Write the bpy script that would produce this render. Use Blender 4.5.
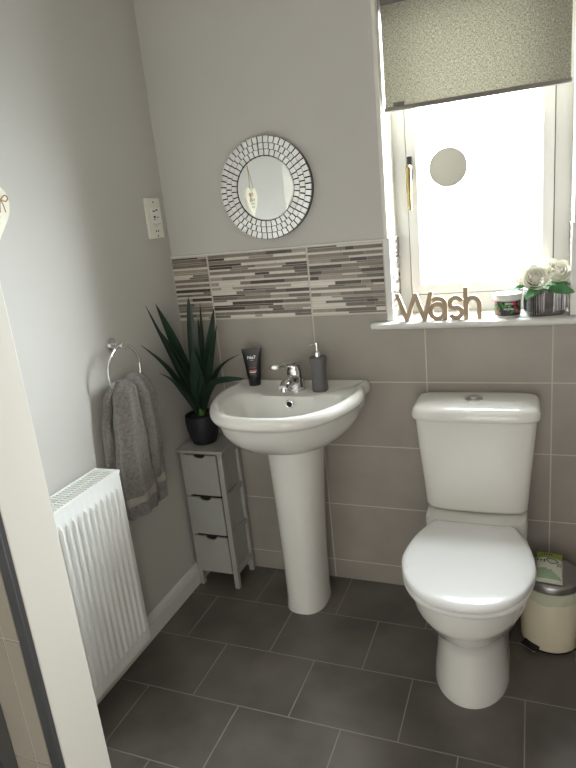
import bpy, bmesh, math, random
from math import sin, cos, pi, radians
from mathutils import Vector, Matrix, noise
random.seed(7)
for o in list(bpy.data.objects): bpy.data.objects.remove(o)
S = bpy.context.scene
COL = S.collection

# ---------------------------------------------------------------- camera
cam_d = bpy.data.cameras.new('camera'); cam = bpy.data.objects.new('camera', cam_d); COL.objects.link(cam)
YAW, PITCH, ROLL, F = -0.3988, -0.2715, -0.1051, 600.4796
fw = Vector((sin(YAW)*cos(PITCH), cos(YAW)*cos(PITCH), sin(PITCH)))
rt = Vector((cos(YAW), -sin(YAW), 0)); up = rt.cross(fw)
r2 = cos(ROLL)*rt + sin(ROLL)*up; u2 = -sin(ROLL)*rt + cos(ROLL)*up
M = Matrix((r2, u2, -fw)).transposed().to_4x4(); M.translation = Vector((1.2908, -2.034, 1.4379))
cam.matrix_world = M
cam_d.sensor_fit = 'VERTICAL'; cam_d.sensor_height = 24; cam_d.lens = F/768*24
cam_d.clip_start = 0.02
S.camera = cam

# ---------------------------------------------------------------- world, light, exposure
W = bpy.data.worlds.new('world'); S.world = W; W.use_nodes = True
wn = W.node_tree; bg = wn.nodes['Background']; bg.inputs[0].default_value = (0.95, 0.975, 1.0, 1)
# bright sky outside the window side (+y), pale ground below it, dimmer landing beyond the doorway (-y)
SKY, GROUND, HALL, GLOW = 44.0, 26.0, 3.3, 112.0
wt = wn.nodes.new('ShaderNodeTexCoord'); sp_ = wn.nodes.new('ShaderNodeSeparateXYZ'); wn.links.new(wt.outputs['Generated'], sp_.inputs[0])
m1 = wn.nodes.new('ShaderNodeMapRange'); m1.inputs[1].default_value = -.15; m1.inputs[2].default_value = .25; m1.inputs[3].default_value = GROUND; m1.inputs[4].default_value = SKY
wn.links.new(sp_.outputs['Z'], m1.inputs[0])
m2 = wn.nodes.new('ShaderNodeMapRange'); m2.inputs[1].default_value = -.1; m2.inputs[2].default_value = .1; m2.inputs[3].default_value = HALL
wn.links.new(sp_.outputs['Y'], m2.inputs[0]); wn.links.new(m1.outputs[0], m2.inputs[4]); # sky glow added off to the right of the window to brighten the left wall
vd = wn.nodes.new('ShaderNodeVectorMath'); vd.operation = 'DOT_PRODUCT'; vd.inputs[1].default_value = Vector((.80,.54,.26)).normalized(); wn.links.new(wt.outputs['Generated'], vd.inputs[0])
vm = wn.nodes.new('ShaderNodeMath'); vm.operation = 'MAXIMUM'; vm.inputs[1].default_value = 0; wn.links.new(vd.outputs['Value'], vm.inputs[0])
vp = wn.nodes.new('ShaderNodeMath'); vp.operation = 'POWER'; vp.inputs[1].default_value = 7; wn.links.new(vm.outputs[0], vp.inputs[0])
vs_ = wn.nodes.new('ShaderNodeMath'); vs_.operation = 'MULTIPLY_ADD'; vs_.inputs[1].default_value = GLOW; wn.links.new(vp.outputs[0], vs_.inputs[0]); wn.links.new(m1.outputs[0], vs_.inputs[2])
wn.links.new(vs_.outputs[0], m2.inputs[4]); wn.links.new(m2.outputs[0], bg.inputs[1])
mc_ = wn.nodes.new('ShaderNodeMix'); mc_.data_type = 'RGBA'; m3 = wn.nodes.new('ShaderNodeMapRange'); m3.inputs[1].default_value = -.1; m3.inputs[2].default_value = .1
wn.links.new(sp_.outputs['Y'], m3.inputs[0]); wn.links.new(m3.outputs[0], mc_.inputs[0])
mc_.inputs[6].default_value = (1.0, .96, .905, 1); mc_.inputs[7].default_value = (.89, .95, 1.0, 1); wn.links.new(mc_.outputs[2], bg.inputs[0])
def portal(name, loc, rot, sx, sy):
    l = bpy.data.lights.new(name, 'AREA'); l.shape = 'RECTANGLE'; l.size = sx; l.size_y = sy
    o = bpy.data.objects.new(name, l); COL.objects.link(o); o.location = loc; o.rotation_euler = rot
    l.cycles.is_portal = True
portal('window_portal', (1.126, 0.295, 1.56), (radians(-90), 0, 0), .60, 1.1)
portal('doorway_portal', (1.25, -2.63, 1.0), (radians(90), 0, 0), .9, 2.05)
S.view_settings.view_transform = 'Standard'; S.view_settings.look = 'None'
S.view_settings.gamma = 1; S.view_settings.use_curve_mapping = False
S.view_settings.exposure = 0.0

# ---------------------------------------------------------------- materials
def lin(c): 
    c = c/255; return c/12.92 if c <= .04045 else ((c+.055)/1.055)**2.4
def srgb(r, g, b): return (lin(r), lin(g), lin(b), 1)
def mat(name, col, rough=.5, metal=0, noise_=None, bump=None, coat=0, spec=.5, trans=0, sheen=0, alt=None):
    m = bpy.data.materials.new(name); m.use_nodes = True; nt = m.node_tree
    b = nt.nodes['Principled BSDF']; b.inputs['Base Color'].default_value = col
    b.inputs['Roughness'].default_value = rough; b.inputs['Metallic'].default_value = metal
    b.inputs['Coat Weight'].default_value = coat; b.inputs['Specular IOR Level'].default_value = spec
    b.inputs['Sheen Weight'].default_value = sheen; b.inputs['Transmission Weight'].default_value = trans
    tc = nt.nodes.new('ShaderNodeTexCoord')
    if noise_ is None: noise_ = (6, .03)
    n = nt.nodes.new('ShaderNodeTexNoise'); n.inputs['Scale'].default_value = noise_[0]; n.inputs['Detail'].default_value = 6
    nt.links.new(tc.outputs['Object'], n.inputs['Vector'])
    r = nt.nodes.new('ShaderNodeValToRGB'); a = noise_[1]
    c2 = alt if alt else tuple(min(1, x*(1+a)) for x in col[:3])+(1,)
    c1 = col if alt else tuple(x*(1-a) for x in col[:3])+(1,)
    r.color_ramp.elements[0].position = .3; r.color_ramp.elements[1].position = .7
    r.color_ramp.elements[0].color = c1; r.color_ramp.elements[1].color = c2
    nt.links.new(n.outputs['Fac'], r.inputs['Fac']); nt.links.new(r.outputs['Color'], b.inputs['Base Color'])
    if bump:
        n2 = nt.nodes.new('ShaderNodeTexNoise'); n2.inputs['Scale'].default_value = bump[0]; n2.inputs['Detail'].default_value = 5
        nt.links.new(tc.outputs['Object'], n2.inputs['Vector'])
        bp = nt.nodes.new('ShaderNodeBump'); bp.inputs['Strength'].default_value = bump[1]; bp.inputs['Distance'].default_value = bump[2] if len(bump) > 2 else .002
        nt.links.new(n2.outputs['Fac'], bp.inputs['Height']); nt.links.new(bp.outputs['Normal'], b.inputs['Normal'])
    return m
PAINT = mat('grey_wall_paint', srgb(196,193,187), .75, noise_=(2,.02), bump=(180,.08))
WHITEPAINT = mat('white_wall_paint', srgb(226,222,212), .6, noise_=(2,.02), bump=(120,.06))
CEIL = mat('ceiling_paint', srgb(235,234,230), .8)
GLOSSWHITE = mat('white_gloss_paint', srgb(225,224,219), .3, noise_=(4,.015))
UPVC = mat('white_window_plastic', srgb(200,199,194), .32, noise_=(4,.01))
TILE = mat('taupe_wall_tile', srgb(150,143,134), .38, noise_=(5,.07), bump=(60,.03), alt=srgb(164,157,148))
TILE2 = mat('beige_shower_tile', srgb(168,161,147), .3, noise_=(7,.05))
GROUT = mat('pale_grout', srgb(202,197,186), .8)
FGROUT = mat('grey_floor_grout', srgb(146,142,136), .85)
FTILE = mat('slate_floor_tile', srgb(80,76,71), .42, noise_=(4.5,.1), bump=(35,.1,.003), alt=srgb(112,106,99))
MOS = [mat('mosaic_cream', srgb(222,216,205), .15, bump=(90,.1)), mat('mosaic_taupe', srgb(131,121,111), .3, noise_=(40,.1)),
       mat('mosaic_dark', srgb(86,78,74), .22, noise_=(40,.1)), mat('mosaic_stone', srgb(160,149,137), .35, noise_=(50,.1)),
       mat('mosaic_grey', srgb(113,105,99), .3, noise_=(40,.1))]
CERAMIC = mat('white_ceramic', srgb(227,225,219), .12, noise_=(2,.008), coat=.5)
SEATP = mat('white_seat_plastic', srgb(232,232,230), .2, noise_=(2,.008))
CHROME = mat('chrome', (.82,.82,.83,1), .08, 1, noise_=(3,.01))
STEEL = mat('brushed_steel', (.42,.41,.40,1), .3, 1, noise_=(60,.06))
GREYSTEEL = mat('grey_metal_trim', srgb(118,120,122), .35, .7, noise_=(10,.03))
BRASS = mat('aged_brass', srgb(128,112,78), .42, 1, noise_=(25,.2))
BLACK = mat('black_plastic', srgb(24,24,26), .35)
BLACKG = mat('black_gloss', srgb(20,20,22), .2)
MIRROR = mat('mirror_glass', (.93,.94,.92,1), .015, 1, noise_=(3,.004))
MIRT = mat('bevelled_mirror_tile', (.97,.98,.97,1), .25, .6, noise_=(20,.03))
RADW = mat('radiator_enamel', srgb(243,243,240), .3, noise_=(3,.01))
CAB = mat('pale_grey_cabinet_paint', srgb(168,168,162), .5, noise_=(8,.03), bump=(80,.06))
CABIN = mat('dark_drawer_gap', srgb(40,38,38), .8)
RED = mat('dark_red_cloth', srgb(140,30,50), .7, bump=(60,.3))
LEAF = mat('dark_green_leaf', srgb(26,44,34), .4, noise_=(14,.2), alt=srgb(36,60,42))
LEAFL = mat('pale_leaf_base', srgb(80,120,50), .5, noise_=(20,.2))
RLEAF = mat('rose_leaf_green', srgb(52,98,58), .45, noise_=(30,.15), alt=srgb(86,140,84))
PETAL = mat('ivory_petal', srgb(244,241,226), .6, noise_=(20,.03))
PETALC = mat('greenish_bud', srgb(206,216,170), .6, noise_=(20,.08))
POT = mat('charcoal_pot', srgb(28,30,36), .55, bump=(60,.05))
SOIL = mat('pot_filling', srgb(50,40,32), .9, bump=(60,.6))
SOAP = mat('matt_grey_dispenser', srgb(92,90,90), .45, noise_=(10,.04))
WOOD = mat('light_mdf', srgb(172,153,128), .6, noise_=(30,.06), bump=(120,.06))
VASEM = mat('silvered_glass', srgb(150,148,148), .18, .85, noise_=(30,.25), bump=(40,.2))
BIN = mat('cream_bin_enamel', srgb(214,206,180), .3, noise_=(4,.02))
LINER = mat('translucent_liner', srgb(196,200,176), .45, noise_=(20,.04), bump=(40,.4))
STRINGM = mat('jute_twine', srgb(176,140,104), .8, bump=(200,.3))
HEART = mat('cream_heart', srgb(236,231,212), .55, noise_=(20,.03))
INK = mat('brown_ink', srgb(120,104,78), .7)
INKG = mat('grey_ink', srgb(150,154,140), .7)
SOCKET = mat('ivory_plastic', srgb(232,229,216), .3)
DISC = mat('disc_reflection_grey', srgb(168,164,154), .4)  # plain grey painted for the room mirrored in the disc
ORANGE = mat('copper_band', srgb(214,120,84), .4); WPRINT = mat('white_print', srgb(235,235,235), .5); RUSTP = mat('rust_print', srgb(150,80,62), .5)
LABELD = mat('dark_botanical_label', srgb(38,44,50), .4, noise_=(50,.3)); PINK = mat('pink_print', srgb(206,44,96), .5); GREENP = mat('green_print', srgb(70,130,66), .5, noise_=(60,.2)); REDP = mat('red_print', srgb(170,36,52), .5)
PACKW = mat('pale_wipes_film', srgb(238,240,226), .35, noise_=(20,.03), bump=(25,.5,.004)); PACKG = mat('lime_print', srgb(158,182,60), .4); PACKP = mat('sage_print', srgb(176,200,166), .4); PACKD = mat('dark_green_print', srgb(78,92,50), .5)

def fabric_towel():
    m = mat('grey_terry', srgb(138,130,124), .95, noise_=(110,.28), sheen=.4)
    nt = m.node_tree; b = nt.nodes['Principled BSDF']; tc = [n for n in nt.nodes if n.type == 'TEX_COORD'][0]
    v = nt.nodes.new('ShaderNodeTexVoronoi'); v.inputs['Scale'].default_value = 300; nt.links.new(tc.outputs['Object'], v.inputs['Vector'])
    bp = nt.nodes.new('ShaderNodeBump'); bp.inputs['Strength'].default_value = 1.0; bp.inputs['Distance'].default_value = .006
    nt.links.new(v.outputs['Distance'], bp.inputs['Height']); nt.links.new(bp.outputs['Normal'], b.inputs['Normal']); return m
TOWEL = fabric_towel(); TBAND = mat('towel_band', srgb(166,158,148), .9, noise_=(90,.05), bump=(300,.3))

def blind_mat():
    m = bpy.data.materials.new('woven_blind_fabric'); m.use_nodes = True; nt = m.node_tree; nt.nodes.clear()
    out = nt.nodes.new('ShaderNodeOutputMaterial'); mix = nt.nodes.new('ShaderNodeMixShader'); d = nt.nodes.new('ShaderNodeBsdfDiffuse'); t = nt.nodes.new('ShaderNodeBsdfTranslucent')
    tc = nt.nodes.new('ShaderNodeTexCoord'); mp = nt.nodes.new('ShaderNodeMapping'); mp.inputs['Scale'].default_value = (420, 1, 150)
    n = nt.nodes.new('ShaderNodeTexNoise'); n.inputs['Scale'].default_value = 1; n.inputs['Detail'].default_value = 2
    nt.links.new(tc.outputs['Object'], mp.inputs[0]); nt.links.new(mp.outputs[0], n.inputs['Vector'])
    mp2 = nt.nodes.new('ShaderNodeMapping'); mp2.inputs['Scale'].default_value = (150, 1, 420)
    n2 = nt.nodes.new('ShaderNodeTexNoise'); n2.inputs['Scale'].default_value = 1
    nt.links.new(tc.outputs['Object'], mp2.inputs[0]); nt.links.new(mp2.outputs[0], n2.inputs['Vector'])
    ad = nt.nodes.new('ShaderNodeMath'); ad.operation = 'ADD'; nt.links.new(n.outputs['Fac'], ad.inputs[0]); nt.links.new(n2.outputs['Fac'], ad.inputs[1])
    hf = nt.nodes.new('ShaderNodeMath'); hf.operation = 'MULTIPLY'; hf.inputs[1].default_value = .5; nt.links.new(ad.outputs[0], hf.inputs[0])
    r = nt.nodes.new('ShaderNodeValToRGB'); r.color_ramp.elements[0].position = .36; r.color_ramp.elements[1].position = .64
    r.color_ramp.elements[0].color = srgb(118,116,107); r.color_ramp.elements[1].color = srgb(184,180,166)
    nt.links.new(hf.outputs[0], r.inputs['Fac'])
    nt.links.new(r.outputs[0], d.inputs[0]); nt.links.new(r.outputs[0], t.inputs[0])
    mix.inputs[0].default_value = BLIND_T
    nt.links.new(d.outputs[0], mix.inputs[1]); nt.links.new(t.outputs[0], mix.inputs[2]); nt.links.new(mix.outputs[0], out.inputs[0])
    return m
BLIND_T = .38
BLIND = blind_mat()
def pane_mat():
    m = bpy.data.materials.new('frosted_pane'); m.use_nodes = True; nt = m.node_tree; nt.nodes.clear()
    out = nt.nodes.new('ShaderNodeOutputMaterial'); mix = nt.nodes.new('ShaderNodeMixShader'); t = nt.nodes.new('ShaderNodeBsdfTransparent'); t.inputs[0].default_value = (.96,.97,.96,1)
    g = nt.nodes.new('ShaderNodeBsdfGlossy'); g.inputs['Roughness'].default_value = .15
    n = nt.nodes.new('ShaderNodeTexNoise'); n.inputs['Scale'].default_value = 90; bp = nt.nodes.new('ShaderNodeBump'); bp.inputs['Strength'].default_value = .15
    nt.links.new(n.outputs['Fac'], bp.inputs['Height']); nt.links.new(bp.outputs[0], g.inputs['Normal'])
    mix.inputs[0].default_value = .06
    nt.links.new(t.outputs[0], mix.inputs[1]); nt.links.new(g.outputs[0], mix.inputs[2]); nt.links.new(mix.outputs[0], out.inputs[0]); return m
PANE = pane_mat()

# ---------------------------------------------------------------- mesh helpers
def link(name, bm, mats, parent=None, smooth=True, angle=35, bevel=0):
    if not isinstance(mats, (list, tuple)): mats = [mats]
    bmesh.ops.recalc_face_normals(bm, faces=bm.faces)
    me = bpy.data.meshes.new(name)
    if smooth:
        for f in bm.faces: f.smooth = True
    bm.to_mesh(me); bm.free()
    for m in mats: me.materials.append(m)
    if smooth: me.set_sharp_from_angle(angle=radians(angle))
    o = bpy.data.objects.new(name, me); COL.objects.link(o)
    if parent is not None:
        o.parent = parent; o.matrix_parent_inverse = PINV.get(parent.name, Matrix())
    if bevel:
        b = o.modifiers.new('bevel', 'BEVEL'); b.width = bevel; b.segments = 2; b.limit_method = 'ANGLE'; b.angle_limit = radians(40)
    return o
PINV = {}
def thing(name, loc, label=None, cat=None, group=None, kind=None):
    o = bpy.data.objects.new(name, None); COL.objects.link(o); o.location = loc; o.empty_display_size = .05
    PINV[o.name] = Matrix.Translation(-Vector(loc))
    tag(o, label, cat, group, kind); return o
def tag(o, label=None, cat=None, group=None, kind=None):
    if label: o['label'] = label
    if cat: o['category'] = cat
    if group: o['group'] = group
    if kind: o['kind'] = kind
    return o
def box(bm, x0, x1, y0, y1, z0, z1, mi=0):
    v = [bm.verts.new((x, y, z)) for x in (x0, x1) for y in (y0, y1) for z in (z0, z1)]
    for a in ((0,1,3,2),(4,6,7,5),(0,4,5,1),(2,3,7,6),(0,2,6,4),(1,5,7,3)):
        f = bm.faces.new([v[i] for i in a]); f.material_index = mi
    return v
def bx(*boxes):
    bm = bmesh.new()
    for b in boxes: box(bm, *b)
    return bm
def loft(bm, rings, cap0=True, cap1=True, mi=0, closed=True):
    V = [[bm.verts.new(p) for p in r] for r in rings]; n = len(V[0])
    for a, b in zip(V, V[1:]):
        for i in range(n if closed else n-1):
            j = (i+1) % n; f = bm.faces.new((a[i], a[j], b[j], b[i])); f.material_index = mi
    if cap0: bm.faces.new(V[0]).material_index = mi
    if cap1: bm.faces.new(V[-1]).material_index = mi
    return V
def circ(cx, cy, z, rx, ry=None, n=32, p=2.0):
    ry = ry or rx; out = []
    for i in range(n):
        a = 2*pi*i/n; c, s = cos(a), sin(a)
        out.append((cx+rx*math.copysign(abs(c)**(2/p), c), cy+ry*math.copysign(abs(s)**(2/p), s), z))
    return out
def lathe(bm, cx, cy, prof, n=32, cap0=True, cap1=True, mi=0):
    return loft(bm, [circ(cx, cy, z, max(r, 1e-4), n=n) for r, z in prof], cap0, cap1, mi)
def frames(pts):
    pts = [Vector(p) for p in pts]; T = []
    for i in range(len(pts)):
        a = pts[max(i-1, 0)]; b = pts[min(i+1, len(pts)-1)]; T.append((b-a).normalized())
    ref = Vector((0, 0, 1)) if abs(T[0].z) < .9 else Vector((1, 0, 0)); N = []
    n = T[0].cross(ref).normalized()
    for t in T:
        n = (n - t*n.dot(t)).normalized(); N.append(n)
    return pts, T, N
def tube(bm, pts, r, n=12, mi=0, cap=True, ry=None):
    pts, T, N = frames(pts); rings = []
    for i, (p, t, u) in enumerate(zip(pts, T, N)):
        w = t.cross(u); ri = r[i] if isinstance(r, (list, tuple)) else r
        rj = ri if ry is None else (ry[i] if isinstance(ry, (list, tuple)) else ry)
        rings.append([p + u*(ri*cos(2*pi*k/n)) + w*(rj*sin(2*pi*k/n)) for k in range(n)])
    return loft(bm, rings, cap, cap, mi)
def spline(P, k=8):
    P = [Vector(p) for p in P]; out = []
    for i in range(len(P)-1):
        p0 = P[max(i-1, 0)]; p1 = P[i]; p2 = P[i+1]; p3 = P[min(i+2, len(P)-1)]
        for j in range(k):
            t = j/k; out.append(.5*((2*p1)+(-p0+p2)*t+(2*p0-5*p1+4*p2-p3)*t*t+(-p0+3*p1-3*p2+p3)*t**3))
    out.append(P[-1]); return out
def torus(bm, c, R, r, ax='x', n=48, m=12, mi=0):
    rings = []
    for i in range(n):
        a = 2*pi*i/n; rg = []
        for j in range(m):
            b = 2*pi*j/m; q = R+r*cos(b); h = r*sin(b)
            v = {'x': (h, q*cos(a), q*sin(a)), 'y': (q*cos(a), h, q*sin(a)), 'z': (q*cos(a), q*sin(a), h)}[ax]
            rg.append(Vector(c)+Vector(v))
        rings.append(rg)
    V = loft(bm, rings, False, False, mi)
    for j in range(m):
        f = bm.faces.new((V[-1][j], V[-1][(j+1) % m], V[0][(j+1) % m], V[0][j])); f.material_index = mi
def disc(bm, c, r, h, ax='x', n=32, mi=0, r2=None):
    r2 = r if r2 is None else r2; A = []; B = []
    for i in range(n):
        a = 2*pi*i/n
        for L_, q, d in ((A, r, 0), (B, r2, h)):
            v = {'x': (d, q*cos(a), q*sin(a)), 'y': (q*cos(a), d, q*sin(a)), 'z': (q*cos(a), q*sin(a), d)}[ax]
            L_.append(Vector(c)+Vector(v))
    loft(bm, [A, B], True, True, mi)
def prism(bm, poly, y0, y1, mi=0):      # poly in XZ, extruded in y
    loft(bm, [[(x, y0, z) for x, z in poly], [(x, y1, z) for x, z in poly]], True, True, mi)
def ray_ring(poly, c, N):               # resample a closed 2D outline by polar angle
    out = []
    for k in range(N):
        a = 2*pi*k/N; d = (cos(a), sin(a)); best = None
        for i in range(len(poly)):
            x1, y1 = poly[i][0]-c[0], poly[i][1]-c[1]; x2, y2 = poly[(i+1) % len(poly)][0]-c[0], poly[(i+1) % len(poly)][1]-c[1]
            ex, ey = x2-x1, y2-y1; den = d[0]*ey-d[1]*ex
            if abs(den) < 1e-12: continue
            t = (x1*ey-y1*ex)/den; s = (x1*d[1]-y1*d[0])/den
            if t > 0 and -1e-9 <= s <= 1+1e-9 and (best is None or t > best): best = t
        out.append((c[0]+best*d[0], c[1]+best*d[1]))
    return out
def sym(half, k=8):                     # smooth mirrored outline from a half (x>=0)
    pts = spline([(x, y, 0) for x, y in half], k)
    L_ = [(p.x, p.y) for p in pts]; return L_ + [(-x, y) for x, y in reversed(L_) if x > 1e-5]
_font = None
def text_mesh(txt, size, mtx, m, parent, name='print', extrude=.0002):
    cu = bpy.data.curves.new('t', 'FONT'); cu.body = txt; cu.size = size; cu.extrude = extrude; cu.align_x = 'CENTER'; cu.align_y = 'CENTER'; cu.offset = size*.02
    to = bpy.data.objects.new('t', cu); COL.objects.link(to); bpy.context.view_layer.update()
    me = bpy.data.meshes.new_from_object(to.evaluated_get(bpy.context.evaluated_depsgraph_get())); bpy.data.objects.remove(to)
    bm = bmesh.new(); bm.from_mesh(me); bmesh.ops.transform(bm, matrix=mtx, verts=bm.verts); bpy.data.meshes.remove(me)
    return link(name, bm, m, parent, smooth=False)
def marks(rows, mtx, m, parent, name='print', seed=1):   # rows of tiny illegible strokes: (x0, x1, y, height)
    rnd = random.Random(seed); bm = bmesh.new()
    for x0, x1, y, h in rows:
        x = x0
        while x < x1:
            w = h*rnd.uniform(.18,.3); hh = h*rnd.uniform(.7,1); box(bm, x, x+w, y-hh/2, y+hh/2, 0, .0003)
            if rnd.random() < .6: box(bm, x+w*.9, x+w*2.2, y+hh*.2, y+hh*.42, 0, .00025)
            x += h*.62
    bmesh.ops.transform(bm, matrix=mtx, verts=bm.verts); return link(name, bm, m, parent, smooth=False)
def facing(loc, nrm, upv=(0,0,1)):
    n = Vector(nrm).normalized(); u = Vector(upv); x = u.cross(n).normalized(); y = n.cross(x)
    m = Matrix((x, y, n)).transposed().to_4x4(); m.translation = Vector(loc); return m

# ================================================================ SETTING
XL, XR = .843, 1.412        # window reveal
ZS, ZH = 1.030, 2.090       # opening bottom / top
RX, FY = 1.78, -2.62        # right wall, front wall
PY = .008
wall = thing('wall_back', (0,0,0), kind='structure')
link('plaster', bx((-.1,XL,PY,.30,0,2.4),(XR,RX+.1,PY,.30,0,2.4),(XL,XR,PY,.30,0,ZS-.004),(XL,XR,PY,.30,ZH,2.4)), PAINT, wall, smooth=False)
# grey tiles, really laid, 400 x 250 with grout behind
V1, TW = .158, .3995
ROWS = [0, .083, .333, .583, .833, 1.083]
bm = bmesh.new()
xs = [0]+[V1+TW*k for k in range(5)]; xs = [x for x in xs if x < RX]+[RX]
g = .0022
for zi in range(5):
    z0, z1 = ROWS[zi], ROWS[zi+1]
    for a, b in zip(xs, xs[1:]):
        if zi == 4:
            segs = []
            if a < XL: segs.append((a, min(b, XL), z1)) if b <= XL else segs.extend([(a, XL, z1), (XL, b, ZS-.004)])
            elif b > XR: segs.extend([(a, XR, ZS-.004), (XR, b, z1)]) if a < XR else segs.append((a, b, z1))
            else: segs.append((a, b, ZS-.004))
            for s0, s1, zt in segs:
                box(bm, s0+(g if s0 == a else 0), s1-(g if s1 == b else 0), 0, PY-.001, z0+g, zt-g)
        else: box(bm, a+g, b-g, 0, PY-.001, z0+(g if zi else 0), z1-g)
link('tiling', bm, TILE, wall, smooth=False)
link('grout', bx((0,RX,.0012,PY,0,1.026),(0,XL,.0012,PY,1.026,1.333),(XR,RX,.0012,PY,1.026,1.333)), GROUT, wall, smooth=False)
# mosaic border of thin strips
def mosaic(u0, u1, put):
    bm = bmesh.new(); z = 1.0865; k = 0; rnd = random.Random(int(u0*1000)+3)
    while z < 1.322:
        h = .0066 if k % 2 == 0 else .0128
        if rnd.random() < .12: h = .0095
        if z+h > 1.3265: h = 1.3265-z
        u = u0
        while u < u1-.001:
            L_ = rnd.uniform(.03, .15); e = min(u1, u+L_)
            if u1-e < .015: e = u1
            mi = rnd.choices(range(5), (7,1,1.5,1.5,1) if k % 2 == 0 else (1,5,2,2.2,3.5))[0]
            a, b = u+.0007, e-.0007; p = rnd.uniform(0, .0012)
            put(bm, a, b, z+.0007, z+h-.0007, mi, p); u = e
        z += h; k += 1
    return bm
sheets = [0, .158, .5575, XL-.012]
for a, b in zip(sheets, sheets[1:]):
    link('mosaic_strips', mosaic(a+.003, b-.003, lambda bm,a,b,c,d,mi,p: box(bm, a, b, -.0002-p, PY-.002, c, d, mi)), MOS, wall, smooth=False)
link('mosaic_strips', mosaic(XR+.012, RX, lambda bm,a,b,c,d,mi,p: box(bm, a, b, -.0002-p, PY-.002, c, d, mi)), MOS, wall, smooth=False)
link('mosaic_strips', mosaic(.004, .155, lambda bm,a,b,c,d,mi,p: box(bm, XL, XL+.008+p, a, b, c, d, mi)), MOS, wall, smooth=False)
link('mosaic_strips', mosaic(.0045, .155, lambda bm,a,b,c,d,mi,p: box(bm, XR-.006-p, XR, a, b, c, d, mi)), MOS, wall, smooth=False)
link('reveal_tile', bx((XL,XL+.0085,.003,.158,1.0525,1.0845),(XR-.0075,XR,.003,.158,1.0525,1.0845)), TILE, wall, smooth=False)
link('tile_trim', bx((XL-.012,XL+.010,-.002,.006,1.0525,1.333),(XR-.0085,XR+.012,-.002,.006,1.0525,1.333),
    (0,XL-.012,-.002,PY+.001,1.3275,1.3325),(XR+.012,RX,-.002,PY+.001,1.3275,1.3325),(XL,XL+.010,.006,.158,1.3275,1.333),(XR-.008,XR,.006,.158,1.3275,1.333)), GLOSSWHITE, wall, bevel=.0015)
link('corner_bead', bx((XL-.012,XL+.004,.004,.158,1.333,ZH),(XR-.004,XR+.012,.004,.158,1.333,ZH)), WHITEPAINT, wall, bevel=.004)

wl = link('wall_left', bx((-.12,0,FY,PY,0,2.4)), PAINT, smooth=False); tag(wl, kind='structure')
wr = link('wall_right', bx((RX,RX+.1,FY,PY,0,2.4)), TILE, smooth=False); tag(wr, kind='structure')
wf = link('wall_front', bx((-.1,.80,FY-.1,FY,0,2.4),(1.70,RX+.1,FY-.1,FY,0,2.4),(.80,1.70,FY-.1,FY,2.05,2.4)), PAINT, smooth=False); tag(wf, kind='structure')
ce = link('ceiling', bx((-.1,RX+.1,FY-.1,.30,2.4,2.5)), CEIL, smooth=False); tag(ce, kind='structure')
# partition beside the shower
wp = thing('wall_partition', (.25,-1.35,0), kind='structure')
NX, N0, N1 = .50, -1.400, -1.296
link('plaster', bx((0,NX,N0+.0005,N1,0,2.4)), WHITEPAINT, wp, bevel=.002)
bm = bmesh.new(); 
for (a, b) in ((.0,.036),(.04,.436),(.440,.474)):
    for z0 in [i*.2715-.035 for i in range(10)]:
        box(bm, a, b, N0-.009, N0, max(z0+.002,0), min(z0+.2695, 2.4))
link('tiling', bm, TILE2, wp, smooth=False)
link('grout', bx((0,.476,N0-.007,N0,0,2.4)), GROUT, wp, smooth=False)
link('tile_trim', bx((.477,NX-.0005,N0-.010,N0,0,2.4)), GREYSTEEL, wp, bevel=.001)
# floor with real tiles
fl = thing('floor', (0,0,0), kind='structure')
link('grout', bx((-.1,RX+.1,FY-.1,.05,-.05,-.0008)), FGROUT, fl, smooth=False)
bm = bmesh.new(); FW, FD, FU, FYL = .329, .245, .1307, -.233; q = .0015
rnd = random.Random(2)
for r in range(-1, 11):
    y1 = FYL - r*FD; y0 = y1-FD; y1c = min(y1, 0.0)
    if y0 < FY: y0 = FY
    if y0 >= y1c: continue
    off = (.1654 if r % 2 else 0) - FW
    x = FU+off
    while x < RX:
        a, b = max(x, 0), min(x+FW, RX)
        if b-a > .01: box(bm, a+q, b-q, y0+q, y1c-q, -.03, 0, 0)
        x += FW
link('tiles', bm, FTILE, fl, bevel=.0012)
# skirting on the left wall
bm = bmesh.new(); prof = [(0,0),(.015,0),(.015,.062),(.0125,.066),(.0125,.073),(.008,.082),(.004,.088),(0,.090)]
loft(bm, [[(x,y,z) for x,z in prof] for y in (0, N1)])
bb = link('baseboard_left', bm, GLOSSWHITE, smooth=False); tag(bb, kind='structure')

# window
win = thing('window_1', (1.126,.19,ZS), kind='structure')
FR0, FR1 = .158, .225
fx0, fx1, fz0, fz1 = XL, XR, ZS+.02, ZH
def frame_ring(x0, x1, z0, z1, w, y0, y1, slope=.0, wb=None):
    wb = wb or w; bm = bmesh.new(); a = [(x0,z0),(x1,z0),(x1,z1),(x0,z1)]; b = [(x0+w,z0+wb),(x1-w,z0+wb),(x1-w,z1-w),(x0+w,z1-w)]
    s = slope; c = [(p[0]+ (s if p[0] < (x0+x1)/2 else -s), p[1]+(s if p[1] < (z0+z1)/2 else -s)) for p in b]
    R_ = [[(x,y1,z) for x,z in a],[(x,y0,z) for x,z in a],[(x,y0,z) for x,z in b],[(x,y0+max(s,.0)*1.0+.001,z) for x,z in c],[(x,y1,z) for x,z in c]]
    V = loft(bm, R_, False, False)
    for i in range(4): bm.faces.new((V[-1][i],V[-1][(i+1)%4],V[0][(i+1)%4],V[0][i]))
    return bm
link('window_frame', frame_ring(fx0,fx1,fz0,fz1,.060,FR0,FR1,.004,wb=.078), UPVC, win, smooth=False, bevel=.0025)
sx0, sx1, sz0, sz1 = fx0+.051, fx1-.056, fz0+.070, fz1-.046
sash = link('window_sash', frame_ring(sx0,sx1,sz0,sz1,.032,FR0-.012,FR0-.0005,.008), UPVC, win, smooth=False, bevel=.002)
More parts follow.
